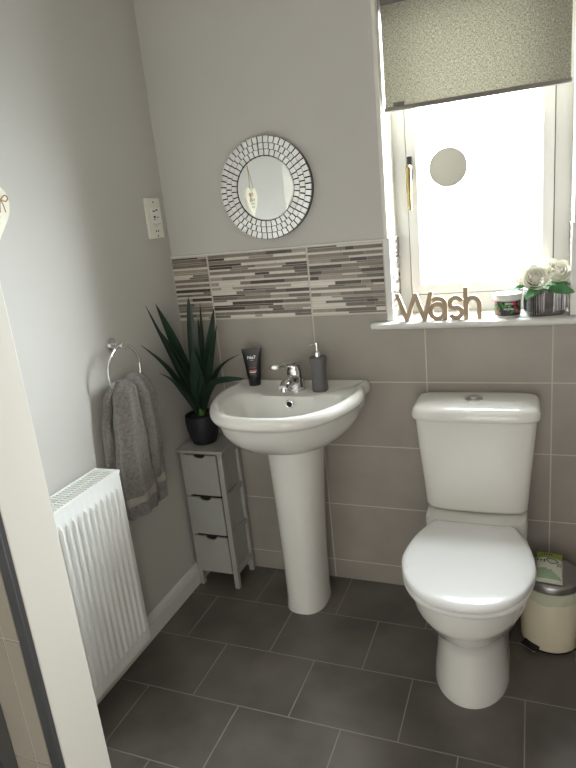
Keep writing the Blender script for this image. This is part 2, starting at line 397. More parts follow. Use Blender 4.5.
link('pane', bx((fx0+.066,fx1-.066,.160,.165,fz0+.085,fz1-.066)), PANE, win, smooth=False)
link('gasket', frame_ring(sx0-.004,sx1+.004,sz0-.004,sz1+.004,.006,FR0-.002,FR0+.001,0), mat('grey_gasket', srgb(110,108,102), .7), win, smooth=False)
# sill with rounded nose
bm = bmesh.new(); s0, s1 = XL-.064, RX-.002
prof = [(0.0,1.029),(-.026,1.029),(-.034,1.033),(-.037,1.0405),(-.034,1.048),(-.026,1.0525),(0.0,1.0525)]
V = loft(bm, [[(x,y,z) for y,z in prof] for x in (s0, s1)])
box(bm, XL+.001, XR-.001, -.0, .158, 1.029, 1.0525)
link('window_sill', bm, GLOSSWHITE, win, bevel=.001)
# espagnolette handle
hb = bmesh.new(); hx = .905
box(hb, hx-.009, hx+.009, .139, .146, 1.515, 1.590)
link('handle_plate', hb, BLACK, win, bevel=.003)
hb = bmesh.new()
tube(hb, spline([(hx,.142,1.553),(hx,.120,1.553),(hx+.001,.110,1.545),(hx+.001,.108,1.50),(hx,.112,1.44),(hx,.116,1.415)],6), [.010]*13+[.009]*8+[.007]*10, n=10, ry=[.010]*13+[.007]*8+[.005]*10)
link('handle', hb, BRASS, win)

# roller blind
BY, BXL, BXR = .048, XL+.006, XR-.014
bl = thing('roller_blind', (1.126,BY,2.03), 'grey woven roller blind pulled down over the upper window', 'blind')
bm = bmesh.new(); nx = 24
for j in range(2):
    pass
loft(bm, [[(BXL+.004,BY-.0004,1.738),(BXR-.004,BY-.0004,1.738),(BXR-.004,BY+.0004,1.738),(BXL+.004,BY+.0004,1.738)],[(BXL+.004,BY-.0004,2.03),(BXR-.004,BY-.0004,2.03),(BXR-.004,BY+.0004,2.03),(BXL+.004,BY+.0004,2.03)]])
link('fabric', bm, BLIND, bl, smooth=False)
bm = bmesh.new(); disc(bm, (BXL+.004,BY+.012,2.042), .018, BXR-BXL-.008, 'x'); link('roller_tube', bm, mat('grey_roller', srgb(110,106,100), .5), bl)
link('bottom_bar', bx((BXL,BXR,BY-.006,BY+.006,1.724,1.738)), mat('grey_bottom_bar', srgb(120,114,108), .45), bl, bevel=.003)
link('pull_tab', bx((BXL+.03,BXL+.065,BY-.0022,BY-.0008,1.738,1.750)), mat('dark_tab', srgb(92,90,84), .6), bl, smooth=False)
for x in (BXL-.004, BXR): link('bracket', bx((x,x+.004,BY-.015,BY+.03,2.015,2.075)), STEEL, bl, bevel=.001)
bm = bmesh.new()
for yy in (BY-.012, BY+.012):
    z = 1.10
    while z < 2.04:
        bmesh.ops.create_icosphere(bm, subdivisions=1, radius=.0023, matrix=Matrix.Translation((BXR+.0085,yy,z))); z += .006
for k in range(1, 7):
    a = pi*k/7; bmesh.ops.create_icosphere(bm, subdivisions=1, radius=.0023, matrix=Matrix.Translation((BXR+.0085,BY-.012*cos(a),1.10-.012*sin(a))))
link('bead_chain', bm, CHROME, bl)

# suction mirror on the pane; flat grey stands in for the reflected room
bm = bmesh.new(); disc(bm, (1.031,.1515,1.540), .064, -.006, 'y', 48, r2=.062)
dd = thing('round_mirror_disc', (1.031,.155,1.540), 'round mirror disc stuck on the window pane, its reflection painted as plain grey', 'disc')
link('disc', bm, DISC, dd)
bm = bmesh.new(); disc(bm, (1.031,.1598,1.540), .022, -.0083, 'y', 24, r2=.012); link('suction_cup', bm, BLACK, dd)

# ================================================================ MIRROR
mc = Vector((.431,0,1.537)); MR = .172
mi_ = thing('wall_mirror', (mc.x,PY,mc.z), 'round wall mirror edged with three rings of small mirror tiles', 'mirror')
bm = bmesh.new(); disc(bm, (mc.x,PY-.0005,mc.z), MR, -.020, 'y', 96, r2=MR); link('backing', bm, BLACKG, mi_)
bm = bmesh.new(); disc(bm, (mc.x,-.0126,mc.z), .107, -.0035, 'y', 96, r2=.1035); link('mirror_glass', bm, MIRROR, mi_)
bm = bmesh.new(); rnd = random.Random(5)
for ri, (ra, rb, n) in enumerate(((.1095,.1285,38),(.1297,.1487,44),(.1499,.171,50))):
    for k in range(n):
        a0 = 2*pi*(k+.5*(ri % 2))/n; a1 = a0+2*pi/n; gp = .0015/ra; a0 += gp; a1 -= gp
        tx, tz = rnd.uniform(-.04,.04), rnd.uniform(-.04,.04)
        P = [(ra,a0),(rb,a0),(rb,(a0+a1)/2),(rb,a1),(ra,a1),(ra,(a0+a1)/2)]
        am, rm = (a0+a1)/2, (ra+rb)/2
        f0 = []; f1 = []; f2 = []
        for r, a in P:
            x, z = r*cos(a), r*sin(a); d = tx*(x-rm*cos(am))+tz*(z-rm*sin(am))
            f0.append((mc.x+x, -.0126, mc.z+z)); f1.append((mc.x+x, -.0155+d, mc.z+z))
            xi = x+(rm*cos(am)-x)*.14; zi = z+(rm*sin(am)-z)*.14
            f2.append((mc.x+xi, -.0172+d, mc.z+zi))
        loft(bm, [f0, f1, f2])
link('mirror_tiles', bm, MIRT, mi_, smooth=False)

# heart hanging on left wall, seen in the mirror
hy, hz = -.822, 1.525
hd = thing('hanging_heart', (0,hy,hz), 'cream wooden heart hung by twine on left wall, reflected in round mirror', 'decoration')
def heart(s, n=60):
    o = []
    for i in range(n):
        t = 2*pi*i/n; o.append((s*16*sin(t)**3/16, s*(13*cos(t)-5*cos(2*t)-2*cos(3*t)-cos(4*t))/15))
    return o
bm = bmesh.new(); H = heart(.066)
def hring(x, k): return [(x, hy+y*k, hz+z*k*1.25) for y, z in H]
loft(bm, [hring(.002,.94), hring(.005,1), hring(.013,1), hring(.016,.94)]); link('heart', bm, HEART, hd)
bm = bmesh.new()
for s in (-1,1): tube(bm, [(.004,hy,1.702),(.012,hy+s*.006,1.65),(.017,hy+s*.022,1.585)], .0012, 6)
disc(bm, (.0,hy,1.703), .003, .008, 'x', 10); link('twine', bm, STRINGM, hd)
bm = bmesh.new(); bc = Vector((.022,hy+.030,hz+.028))
for s in (-1,1):
    tube(bm, spline([bc, bc+Vector((.004,s*.012,.010)), bc+Vector((.003,s*.022,.004)), bc+Vector((.002,s*.014,-.005)), bc],6), .0017, 6)
    tube(bm, spline([bc, bc+Vector((0,s*.006,-.014)), bc+Vector((0,s*.009,-.032))],6), .0014, 6)
tube(bm, [bc-Vector((0,.004,0)), bc+Vector((0,.004,0))], .003, 8); link('bow', bm, STRINGM, hd)
marks([(-.026,.026,.006,.014),(-.022,.022,-.012,.011),(-.016,.016,-.028,.010)], facing((.0163,hy,hz),(1,0,0)), INKG, hd, 'print', 2)

# shaver socket on left wall
sk = thing('shaver_socket', (0,-.080,1.478), 'ivory shaver socket plate on left wall near the corner', 'socket')
link('faceplate', bx((0,.010,-.127,-.033,1.407,1.550)), SOCKET, sk, bevel=.003)
link('socket_insert', bx((.010,.0125,-.103,-.043,1.462,1.516)), mat('socket_white', srgb(240,238,230), .3), sk, bevel=.001)
bm = bx(*[(.0122,.0130,y,y+w,z,z+h) for y,z,w,h in ((-.092,1.502,.016,.004),(-.072,1.505,.012,.005),(-.090,1.480,.012,.007),(-.068,1.480,.010,.003),(-.092,1.474,.016,.002))]); link('sockets', bm, CABIN, sk, smooth=False)
for y,z in ((-.084,1.433),(-.070,1.433),(-.078,1.536),(-.076,1.416)):
    bm = bmesh.new(); disc(bm, (.0098,y,z), .003, .0012, 'x', 12); link('screw', bm, CABIN, sk, smooth=False)
bm = bx(*[(.0098,.0104,y,y+.008,z,z+.0025) for y,z in ((-.098,1.458),(-.085,1.455),(-.070,1.456),(-.056,1.458),(-.083,1.450))]); link('markings', bm, INKG, sk, smooth=False)

# ================================================================ SINK
SC = .497
sink = thing('pedestal_sink', (SC,0,0), 'white ceramic pedestal basin with chrome mixer tap under the mosaic strip', 'sink')
outer = sym([(0,-.460),(.09,-.450),(.160,-.414),(.211,-.354),(.243,-.284),(.262,-.212),(.269,-.150),(.264,-.105),(.254,-.075),(.252,-.050),(.260,-.028),(.262,-.010),(.250,-.001),(.225,.0),(.1,.0),(0,.0)])
SINKB = -.0015
cC = (0,-.228); N = 160
O = ray_ring(outer, cC, N)
def off(ring, d, c=cC):
    return [(c[0]+(x-c[0])*(1-d/math.hypot(x-c[0],y-c[1])), c[1]+(y-c[1])*(1-d/math.hypot(x-c[0],y-c[1]))) for x, y in ring]
def yclamp(r, ymax): return [(x, min(y, ymax)) for x, y in r]
def R3(r, z, cx=SC): return [(cx+x, y-.002, z) for x, y in r]
def ell(cx, cy, rx, ry, p=2.0, c=cC):
    poly = [(q[0], q[1]) for q in circ(cx, cy, 0, rx, ry, 160, p)]; return ray_ring(poly, c, N)
ZR = .845
inner_edge = ray_ring(yclamp(off(O, .030), -.014), cC, N)
def mixr(a, b, t): return [(p[0]*(1-t)+q[0]*t, p[1]*(1-t)+q[1]*t) for p, q in zip(a, b)]
bowl0 = ray_ring(sym([(0,-.410),(.09,-.399),(.155,-.360),(.198,-.300),(.214,-.230),(.203,-.160),(.150,-.150),(.09,-.160),(.0,-.164)]), cC, N)
cb = (0,-.255)
def shrink(r, k, c=cb, yk=None): 
    yk = yk or k; return [(c[0]+(x-c[0])*k, c[1]+(y-c[1])*yk) for x, y in r]
pe = ell(0,-.14,.104,.103,2.4)
bm = bmesh.new()
rings = [R3(shrink(pe,.8,(0,-.145)), .660), R3(pe,.660), R3(mixr(pe, yclamp(shrink(O,.62,(0,-.12)),0), .55), .667), R3(yclamp(shrink(O,.72,(0,-.12)),0), .690), R3(yclamp(shrink(O,.84,(0,-.10)),0), .725),
  R3(yclamp(shrink(O,.905,(0,-.08)),0), .755), R3(yclamp(off(O,.020),0), .792), R3(off(O,.016), .800), R3(off(O,.005), .804), R3(O, .814), R3(off(O,.000), .828), R3(off(O,.005), .840), R3(off(O,.013), ZR), R3(off(O,.022), ZR),
  R3(inner_edge, ZR-.003), R3(mixr(inner_edge, bowl0, .18), ZR-.010), R3(mixr(inner_edge, bowl0, .80), ZR-.013), R3(bowl0, ZR-.018), R3(shrink(bowl0,.95), ZR-.035), R3(shrink(bowl0,.88), ZR-.07), R3(shrink(bowl0,.74), ZR-.105), R3(shrink(bowl0,.5), ZR-.128), R3(shrink(bowl0,.25), ZR-.135), R3(shrink(bowl0,.08), ZR-.138)]
loft(bm, rings); link('basin', bm, CERAMIC, sink, angle=60)
bm = bmesh.new(); rs = []
for z, rx, yf, yb in ((0,.078,-.262,-.05),(.006,.079,-.263,-.05),(.05,.075,-.258,-.05),(.2,.077,-.256,-.05),(.4,.085,-.252,-.045),(.55,.095,-.247,-.04),(.665,.104,-.245,-.035)):
    cy = (yf+yb)/2; rs.append([(x,y,z) for x,y,_ in circ(SC,cy,z,rx,(yb-yf)/2,64,2.5)])
loft(bm, rs); link('pedestal', bm, CERAMIC, sink, angle=60)
bm = bmesh.new()
torus(bm, (SC+.010,-.1805,.804), .0125, .0035, 'y', 24, 8); disc(bm, (SC+.010,-.178,.804), .011, .004, 'y', 20, mi=1)
link('overflow_ring', bm, [CHROME, CABIN], sink)
bm = bmesh.new(); lathe(bm, SC, -.255, [(.022,ZR-.137),(.022,ZR-.133),(.018,ZR-.131),(.006,ZR-.130)], 24); link('drain', bm, CHROME, sink)
TX, TY, TZ = .508, -.098, ZR-.012
tap = thing('mixer_tap', (TX,TY,TZ)); 
bm = bmesh.new()
tube(bm, [(TX,TY,TZ-.001),(TX,TY,TZ+.004),(TX,TY,TZ+.006),(TX,TY-.003,TZ+.035),(TX,TY-.002,TZ+.062),(TX,TY,TZ+.070)], [.028,.028,.0265,.0255,.025,.022], 28)
tube(bm, spline([(TX,TY-.002,TZ+.034),(TX,TY-.045,TZ+.042),(TX,TY-.085,TZ+.042),(TX,TY-.108,TZ+.036)],6), [.019]*7+[.016]*6+[.013]*6, 20, ry=[.017]*7+[.013]*6+[.011]*6)
TS = Matrix.Translation((TX,TY,TZ)) @ Matrix.Diagonal((1.18,1.18,1.16,1)) @ Matrix.Translation((-TX,-TY,-TZ))
bmesh.ops.transform(bm, matrix=TS, verts=bm.verts); tb = link('tap_body', bm, CHROME, sink)
bm = bmesh.new(); tube(bm, [(TX,TY-.098,TZ+.038),(TX,TY-.101,TZ+.024)], .011, 20); bmesh.ops.transform(bm, matrix=TS, verts=bm.verts); link('aerator', bm, CHROME, tb)
bm = bmesh.new()
tube(bm, spline([(TX,TY+.018,TZ+.080),(TX,TY,TZ+.086),(TX,TY-.05,TZ+.096),(TX,TY-.11,TZ+.107),(TX,TY-.152,TZ+.112)],6), [.021]*7+[.021]*5+[.017]*6+[.013]*6+[.009], 20, ry=[.013]*7+[.013]*5+[.010]*6+[.008]*6+[.005])
tube(bm, [(TX,TY,TZ+.066),(TX,TY,TZ+.082)], [.021,.019], 24); bmesh.ops.transform(bm, matrix=TS, verts=bm.verts); link('lever', bm, CHROME, tb)
bpy.data.objects.remove(tap)

ZD = ZR-.0125
# soap dispenser
sx, sy = .600, -.105
so = thing('soap_dispenser', (sx,sy,ZD), 'matt grey waisted soap dispenser with chrome pump beside the tap', 'dispenser')
bm = bmesh.new(); loft(bm, [circ(sx,sy,ZD+z,r,n=40,p=2.6) for z, r in ((.0005,.026),(.004,.0275),(.03,.0265),(.06,.0245),(.09,.0262),(.114,.0305),(.119,.0305),(.1235,.028),(.125,.012))]); link('bottle', bm, SOAP, so, angle=50)
bm = bmesh.new(); lathe(bm, sx, sy, [(.0125,ZD+.1245),(.0125,ZD+.140),(.0105,ZD+.143),(.0055,ZD+.145),(.0055,ZD+.165)]); 
tube(bm, [(sx,sy,ZD+.164),(sx,sy,ZD+.175)], [.0085,.0085], 16)
tube(bm, spline([(sx,sy,ZD+.170),(sx-.012,sy-.014,ZD+.170),(sx-.020,sy-.023,ZD+.165)],5), .0032, 10); link('pump', bm, CHROME, so)

# cream tube
tx, ty = .320, -.050
tu = thing('cosmetic_tube', (tx,ty,ZD), 'black squeeze tube with copper band standing on left of basin', 'tube')
TR = Matrix.Translation((tx,ty,ZD)) @ Matrix.Rotation(radians(16), 4, 'Z') @ Matrix.Diagonal((1.1,1.0,1.04,1))
bm = bmesh.new()
loft(bm, [circ(0,0,z,rx,ry,32,2.2) for z, rx, ry in ((.0305,.0225,.0195),(.034,.0235,.0200),(.06,.0255,.0165),(.09,.0285,.011),(.12,.0315,.005),(.130,.033,.0016),(.1385,.0335,.0014))])
bmesh.ops.transform(bm, matrix=TR, verts=bm.verts); link('tube_body', bm, BLACK, tu, angle=50)
bm = bmesh.new(); loft(bm, [circ(0,0,z,rx,ry,32) for z, rx, ry in ((.0005,.0195,.0175),(.002,.0205,.0185),(.030,.0222,.0192))]); bmesh.ops.transform(bm, matrix=TR, verts=bm.verts); link('cap', bm, BLACKG, tu, angle=50)
def tubefront(z): 
    L_ = [(.0305,.0195),(.06,.0165),(.09,.011),(.12,.005)]
    for (a,b),(c,d) in zip(L_, L_[1:]):
        if a <= z <= c: return -(b+(d-b)*(z-a)/(c-a))
    return -.02
bm = bmesh.new()
for z0, z1, mi in ((.0555,.0615,0),(.0515,.0553,1)):
    rg = []
    for z in (z0, z1):
        t = (z-.0305)/.03; rx = .0225+.003*t; ry = -tubefront(z)
        rg.append([( (rx+.0004)*cos(a), (ry+.0006)*sin(a), z) for a in [radians(-118+k*9) for k in range(12)]])
    V = [[bm.verts.new(p) for p in r] for r in rg]
    for i in range(11): bm.faces.new((V[0][i],V[0][i+1],V[1][i+1],V[1][i])).material_index = mi
bmesh.ops.transform(bm, matrix=TR, verts=bm.verts); link('band', bm, [ORANGE, WPRINT], tu)
y = tubefront(.107)-.0012; text_mesh('No7', .016, TR @ facing((-.001,y,.107),(0,-1,.18)), WPRINT, tu, 'lettering')
for z, w_, h_, m_ in ((.097,.006,.003,WPRINT),(.070,.012,.0042,RUSTP),(.0455,.010,.0036,INKG)):
    y = tubefront(z)-.0012; marks([(-w_,w_,0,h_)], TR @ facing((-.001,y,z),(0,-1,.18)), m_, tu)


# ================================================================ TOILET
TC = 1.126
to = thing('toilet', (TC,0,0), 'white close-coupled toilet with its lid closed under the window', 'toilet')
bm = bmesh.new(); rs = []
def egg(z, hw, yf, yb, n=72, pf=2.0, wy=.45):
    cy = yb+(yf-yb)*wy; out = []
    for i in range(n):
        a = 2*pi*i/n; c, s = cos(a), sin(a)
        e = 2/2.0 if s < 0 else 2/3.0
        x = hw*math.copysign(abs(c)**(e if s > 0 else 1), c)
        y = (cy-yf)*s if s < 0 else (yb-cy)*math.copysign(abs(s)**e, s)
        out.append((TC+x, cy+y, z))
    return out
for z, hw, yf, yb, wy in ((0,.112,-.553,-.13,.62),(.008,.113,-.554,-.13,.62),(.05,.109,-.548,-.13,.62),(.10,.103,-.540,-.13,.62),(.15,.099,-.533,-.13,.62),(.192,.098,-.530,-.13,.6),(.205,.106,-.545,-.13,.57),(.23,.126,-.578,-.13,.55),(.265,.145,-.612,-.13,.52),(.30,.156,-.640,-.13,.5),(.315,.163,-.652,-.13,.5),(.325,.166,-.660,-.13,.5),(.335,.169,-.662,-.14,.5),(.385,.173,-.672,-.15,.5),(.398,.172,-.672,-.15,.5),(.401,.160,-.66,-.16,.5)):
    rs.append(egg(z,hw,yf,yb,wy=wy))
loft(bm, rs); link('bowl', bm, CERAMIC, to, angle=60)
bm = bmesh.new()
loft(bm, [circ(TC,-.125,z,hx_,hy_,64,6) for z, hx_, hy_ in ((.31,.130,.105),(.345,.158,.112),(.36,.161,.113),(.425,.161,.113),(.432,.157,.110))]); link('cistern_platform', bm, CERAMIC, to, angle=50)
bm = bmesh.new()
def tank(z, hw, yf, yb=-.014, bow=.012, n=64):
    out = []
    for x, y, _ in circ(0,0,0,1,1,n,7):
        yy = (yf+yb)/2+y*(yb-yf)/2; 
        if y < 0: yy -= bow*(1-x*x)*(-y)
        out.append((TC+x*hw, yy, z))
    return out
loft(bm, [tank(.436,.152,-.155),tank(.440,.159,-.163),(tank(.452,.163,-.168)),tank(.55,.170,-.176),tank(.65,.179,-.183),tank(.766,.188,-.190)]); link('cistern', bm, CERAMIC, to, angle=50)
bm = bmesh.new(); loft(bm, [tank(.763,.191,-.196,-.008),tank(.766,.196,-.203,-.005),tank(.774,.197,-.205,-.004),tank(.787,.1965,-.204,-.004),tank(.798,.191,-.197,-.008),tank(.805,.183,-.187,-.014),tank(.809,.168,-.17,-.028,.01),tank(.811,.13,-.14,-.05,.005)]); link('cistern_lid', bm, CERAMIC, to, angle=60)
bm = bmesh.new(); lathe(bm, TC-.003, -.108, [(.027,.810),(.027,.814),(.025,.8155),(.002,.8155)], 32); fb = link('flush_button', bm, STEEL, to)
bm = bmesh.new(); lathe(bm, TC-.003, -.108, [(.014,.8154),(.014,.8168),(.013,.8172),(.001,.8172)], 24); link('inner_button', bm, CHROME, fb)
def lidring(z, d=0, yb=-.245, yf=-.684):
    half = [(0,yf+d),(.06,yf+.010+d),(.115,yf+.042+d*.8),(.158,yf+.105+d*.5),(.181-d,yf+.185),(.182-d,yf+.245),(.168-d,yf+.33),(.145-d,yf+.395),(.125-d,yb+.004-d),(.10-d,yb-d),(0,yb-d)]
    return [(TC+x,y,z) for x, y in ray_ring(sym(half), (0,-.47), 96)]
bm = bmesh.new(); loft(bm, [lidring(.403,.012),lidring(.404,.004),lidring(.408,.001),lidring(.417,.001),lidring(.420,.006)]); link('seat', bm, SEATP, to, angle=50)
bm = bmesh.new(); loft(bm, [lidring(.4215,.008),lidring(.423,.001),lidring(.428,-.001),lidring(.434,0),lidring(.440,.006),lidring(.4425,.016),lidring(.4440,.04),lidring(.4450,.08)]); link('lid', bm, SEATP, to, angle=50)

# ================================================================ RADIATOR
ra = thing('radiator', (.06,-.95,.1), 'white panel radiator with ribbed front and top grille on left wall', 'radiator')
Y0, Y1, Z0, Z1 = -1.275, -.644, .118, .731
FX = .110; bm = bmesh.new()
# fluted front as a height-field
ys = []; n = int((Y1-Y0)/.0021)
pitch = .0252; first = Y1-.024
zs = [Z0, Z0+.038, Z0+.046, Z0+.056, Z1-.058, Z1-.048, Z1-.040, Z1-.004, Z1]
def ramp(i): return (0,0,.5,1,1,.5,0,0,0)[i]
grid = []
for i in range(n+1):
    y = Y0+(Y1-Y0)*i/n; ph = ((first-y)/pitch) % 1.0; inside = (y < first+pitch*.25) and (y > Y0+.02)
    d = math.exp(-((ph-.0)/.15)**2)+math.exp(-((ph-1)/.15)**2) if inside else 0
    grid.append([bm.verts.new((FX-.004+.0095*d*ramp(k), y, z)) for k, z in enumerate(zs)])
for a, b in zip(grid, grid[1:]):
    for k in range(len(zs)-1): bm.faces.new((a[k],b[k],b[k+1],a[k+1]))
bk = [bm.verts.new((FX-.014,y,z)) for y,z in ((Y0,Z0),(Y1,Z0),(Y1,Z1),(Y0,Z1))]
bm.faces.new(bk)
bm.faces.new([c[0] for c in grid]+[bk[1],bk[0]]); bm.faces.new([c[-1] for c in grid]+[bk[2],bk[3]])
bm.faces.new(list(grid[0])+[bk[3],bk[0]]); bm.faces.new(list(grid[-1])+[bk[2],bk[1]])
link('front_panel', bm, RADW, ra, angle=25)
link('back_panel', bx((.022,.032,Y0,Y1-.006,Z0+.01,Z1-.01)), RADW, ra, bevel=.002)
link('side_cover', bx((.020,.105,Y1-.002,Y1+.002,Z0+.02,Z1+.002)), RADW, ra, bevel=.001)
bm = bx((.018,.024,Y0,Y1,Z1-.004,Z1+.006),(.101,.110,Y0,Y1,Z1-.004,Z1+.006),(.024,.101,Y1-.016,Y1,Z1-.004,Z1+.005),(.024,.101,Y0,Y0+.016,Z1-.004,Z1+.005))
for k in (3,): box(bm, .024+.0125*k-.001, .024+.0125*k+.001, Y0+.016, Y1-.016, Z1-.001, Z1+.004)
y = Y0+.02
while y < Y1-.018: box(bm, .024,.101,y,y+.0045,Z1-.003,Z1+.0045); y += .0125
link('top_grille', bm, RADW, ra, smooth=False)
link('convector_fins', bx(*[(.042,.084,Y0+.02+.012*k,Y0+.021+.012*k,Z0+.05,Z1-.03) for k in range(50)]), mat('fin_grey', srgb(150,150,148), .5), ra, smooth=False)
for yy in (-.78,-1.15): link('wall_bracket', bx((-.0,.022,yy-.015,yy+.015,.2,.65)), RADW, ra, smooth=False)
bm = bmesh.new(); tube(bm, [(.045,-1.1,Z0+.035),(.045,-1.1,.0)], .0075, 12); link('valve_pipe', bm, RADW, ra)

# ================================================================ TOWEL RING + TOWEL
RC = Vector((.058,-.466,1.006)); RR = .084
tr = thing('towel_ring', (0,-.442,1.085), 'chrome towel ring fixed to left wall above the grey towel', 'towel ring')
bm = bmesh.new(); disc(bm, (0,-.442,1.085), .027, .008, 'x', 32, r2=.025); link('wall_rose', bm, CHROME, tr)
bm = bmesh.new(); tube(bm, [(.006,-.443,1.085),(.058,-.460,1.088)], .0085, 16); disc(bm, (.050,-.460,1.088), .012, .018, 'x', 20); link('post', bm, CHROME, tr)
bm = bmesh.new(); torus(bm, RC, RR, .0047, 'x', 64, 12); link('ring', bm, CHROME, tr)

tw = bmesh.new()
def lerp(T, z):
    T = sorted(T)
    if z <= T[0][0]: return T[0][1:]
    for a, b in zip(T, T[1:]):
        if z <= b[0]:
            t = (z-a[0])/(b[0]-a[0]); t = t*t*(3-2*t); return [p+(q-p)*t for p, q in zip(a[1:], b[1:])]
    return T[-1][1:]
def drape(T, seed, nz=80, n=72, folds=(3.0, .4), band=False):
    z0, z1 = min(t[0] for t in T), max(t[0] for t in T); rings = []
    for j in range(nz+1):
        z = z0+(z1-z0)*j/nz; yl, yr, xc, th = lerp(T, z); rg = []
        drop = 1
        for i in range(n):
            a = 2*pi*i/n; c, s = cos(a), sin(a)
            u = math.copysign(abs(c)**.8, c); y = (yl+yr)/2+u*(yr-yl)/2
            x = xc+th*math.copysign(abs(s)**.7, s)
            fold = .35*th*sin(folds[0]*u*2.2+folds[1]*z*9+seed)+.25*th*sin(folds[0]*u*5+z*6+seed*2)
            x += fold*(1 if s > 0 else .3)*min(1, abs(s)*2)
            x += .004*noise.noise((y*22+seed, z*9, x*10)); yy = y+.004*noise.noise((z*12, seed, 3+c))
            zz = z + (.010*noise.noise((u*1.7, seed, 9))+.012*(y+.45)*0 if j < 3 else 0)
            rg.append((max(x, .004), yy, zz))
        rings.append(rg)
    V = loft(tw, rings)
    return
TF = [(.506,-.560,-.372,.055,.020),(.512,-.575,-.366,.056,.026),(.60,-.585,-.360,.058,.030),(.70,-.585,-.362,.060,.030),(.83,-.566,-.372,.064,.028),(.93,-.552,-.392,.068,.028),(.955,-.545,-.402,.070,.026),(.973,-.525,-.418,.068,.020),(.983,-.500,-.440,.066,.009)]
TB = [(.632,-.590,-.47,.026,.010),(.64,-.596,-.46,.026,.016),(.73,-.598,-.45,.028,.018),(.83,-.590,-.46,.030,.018),(.93,-.566,-.46,.036,.018),(.968,-.552,-.47,.046,.016),(.984,-.535,-.49,.05,.006)]
drape(TF, 1.3, folds=(1.9,.25)); drape(TB, 4.0, folds=(1.5,.3))
drape([(.60,-.440,-.366,.070,.010),(.70,-.445,-.368,.080,.016),(.80,-.450,-.372,.086,.018),(.90,-.462,-.378,.090,.022),(.95,-.478,-.395,.088,.022),(.980,-.486,-.408,.076,.020),(.991,-.474,-.428,.066,.010)], 2.2, nz=60, folds=(1.0,.2))
for f in tw.faces:
    c = f.calc_center_median(); zz = c.z - (c.y+.45)*.10
    if .572 < zz < .600 and c.y > -.592: f.material_index = 1
towel = link('hand_towel', tw, [TOWEL, TBAND], angle=80)
tag(towel, 'grey terry hand towel hanging through the chrome ring on left wall', 'towel')
sm = towel.modifiers.new('s', 'SUBSURF'); sm.levels = sm.render_levels = 1

# ================================================================ CABINET
CX0, CX1, CY0, CY1, CT = .0165, .199, -.172, -.014, .592
cab = thing('drawer_cabinet', (.11,-.09,0), 'narrow pale grey three-drawer wooden cabinet in the corner', 'cabinet')
link('top_panel', bx((CX0-.012,CX1+.008,CY0-.008,CY1+.010,CT,CT+.013)), CAB, cab, bevel=.002)
p = .020; bm = bmesh.new()
for x0 in (CX0, CX1-p):
    box(bm, x0, x0+p, CY1-p, CY1, .0, CT)
    for z in (.060,.225,.395,.564): box(bm, x0+.001, x0+p-.001, CY0+p, CY1-p, z, z+.024)
    box(bm, x0+.004, x0+.008, CY0+p-.002, CY1-p+.002, .065, CT-.004)
box(bm, CX0+p-.002, CX1-p+.002, CY1-.010, CY1-.004, .065, CT-.004)
for z in (.060,.234,.407,.580): box(bm, CX0+.010, CX1-.010, CY0+.012, CY1-.01, z, z+.009)
link('body', bm, CAB, cab, smooth=False, bevel=.001)
for x0 in (CX0, CX1-p):
    bm = bmesh.new(); V = box(bm, x0, x0+p, CY0, CY0+p, 0, CT)
    link('front_post', bm, CAB, cab, bevel=.0015)
for k, (za, zb) in enumerate(((.071,.233),(.244,.406),(.417,.586))):
    x0, x1 = CX0+.0075, CX1-.0215+.012; x0 = CX0+.004; x1 = CX1-.0225
    cx = (CX0+CX1)/2-.004; r = .026; poly = [(x0,za),(x1,za),(x1,zb)]
    for i in range(13):
        a = -pi*i/12; poly.append((cx+r*cos(a), zb+.55*r*sin(a)))
    poly.append((x0,zb))
    bm = bmesh.new(); prism(bm, poly, CY0-.006, CY0+.002); dr = link('drawer', bm, CAB, cab, smooth=False, bevel=.0006)
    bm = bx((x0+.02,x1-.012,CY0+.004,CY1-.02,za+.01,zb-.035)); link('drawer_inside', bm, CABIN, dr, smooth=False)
    if k == 2:
        bm = bmesh.new(); bmesh.ops.create_uvsphere(bm, u_segments=16, v_segments=10, radius=1, matrix=Matrix.Translation((cx,CY0+.03,zb-.026)) @ Matrix.Diagonal((.03,.022,.022,1)))
        rc = link('folded_cloth', bm, RED); tag(rc, 'dark red cloth glimpsed through the top drawer finger hole', 'cloth')
link('back_shadow_panel', bx((CX0+p,CX1-p,CY0+.012,CY0+.014,.07,CT-.004)), CABIN, cab, smooth=False)

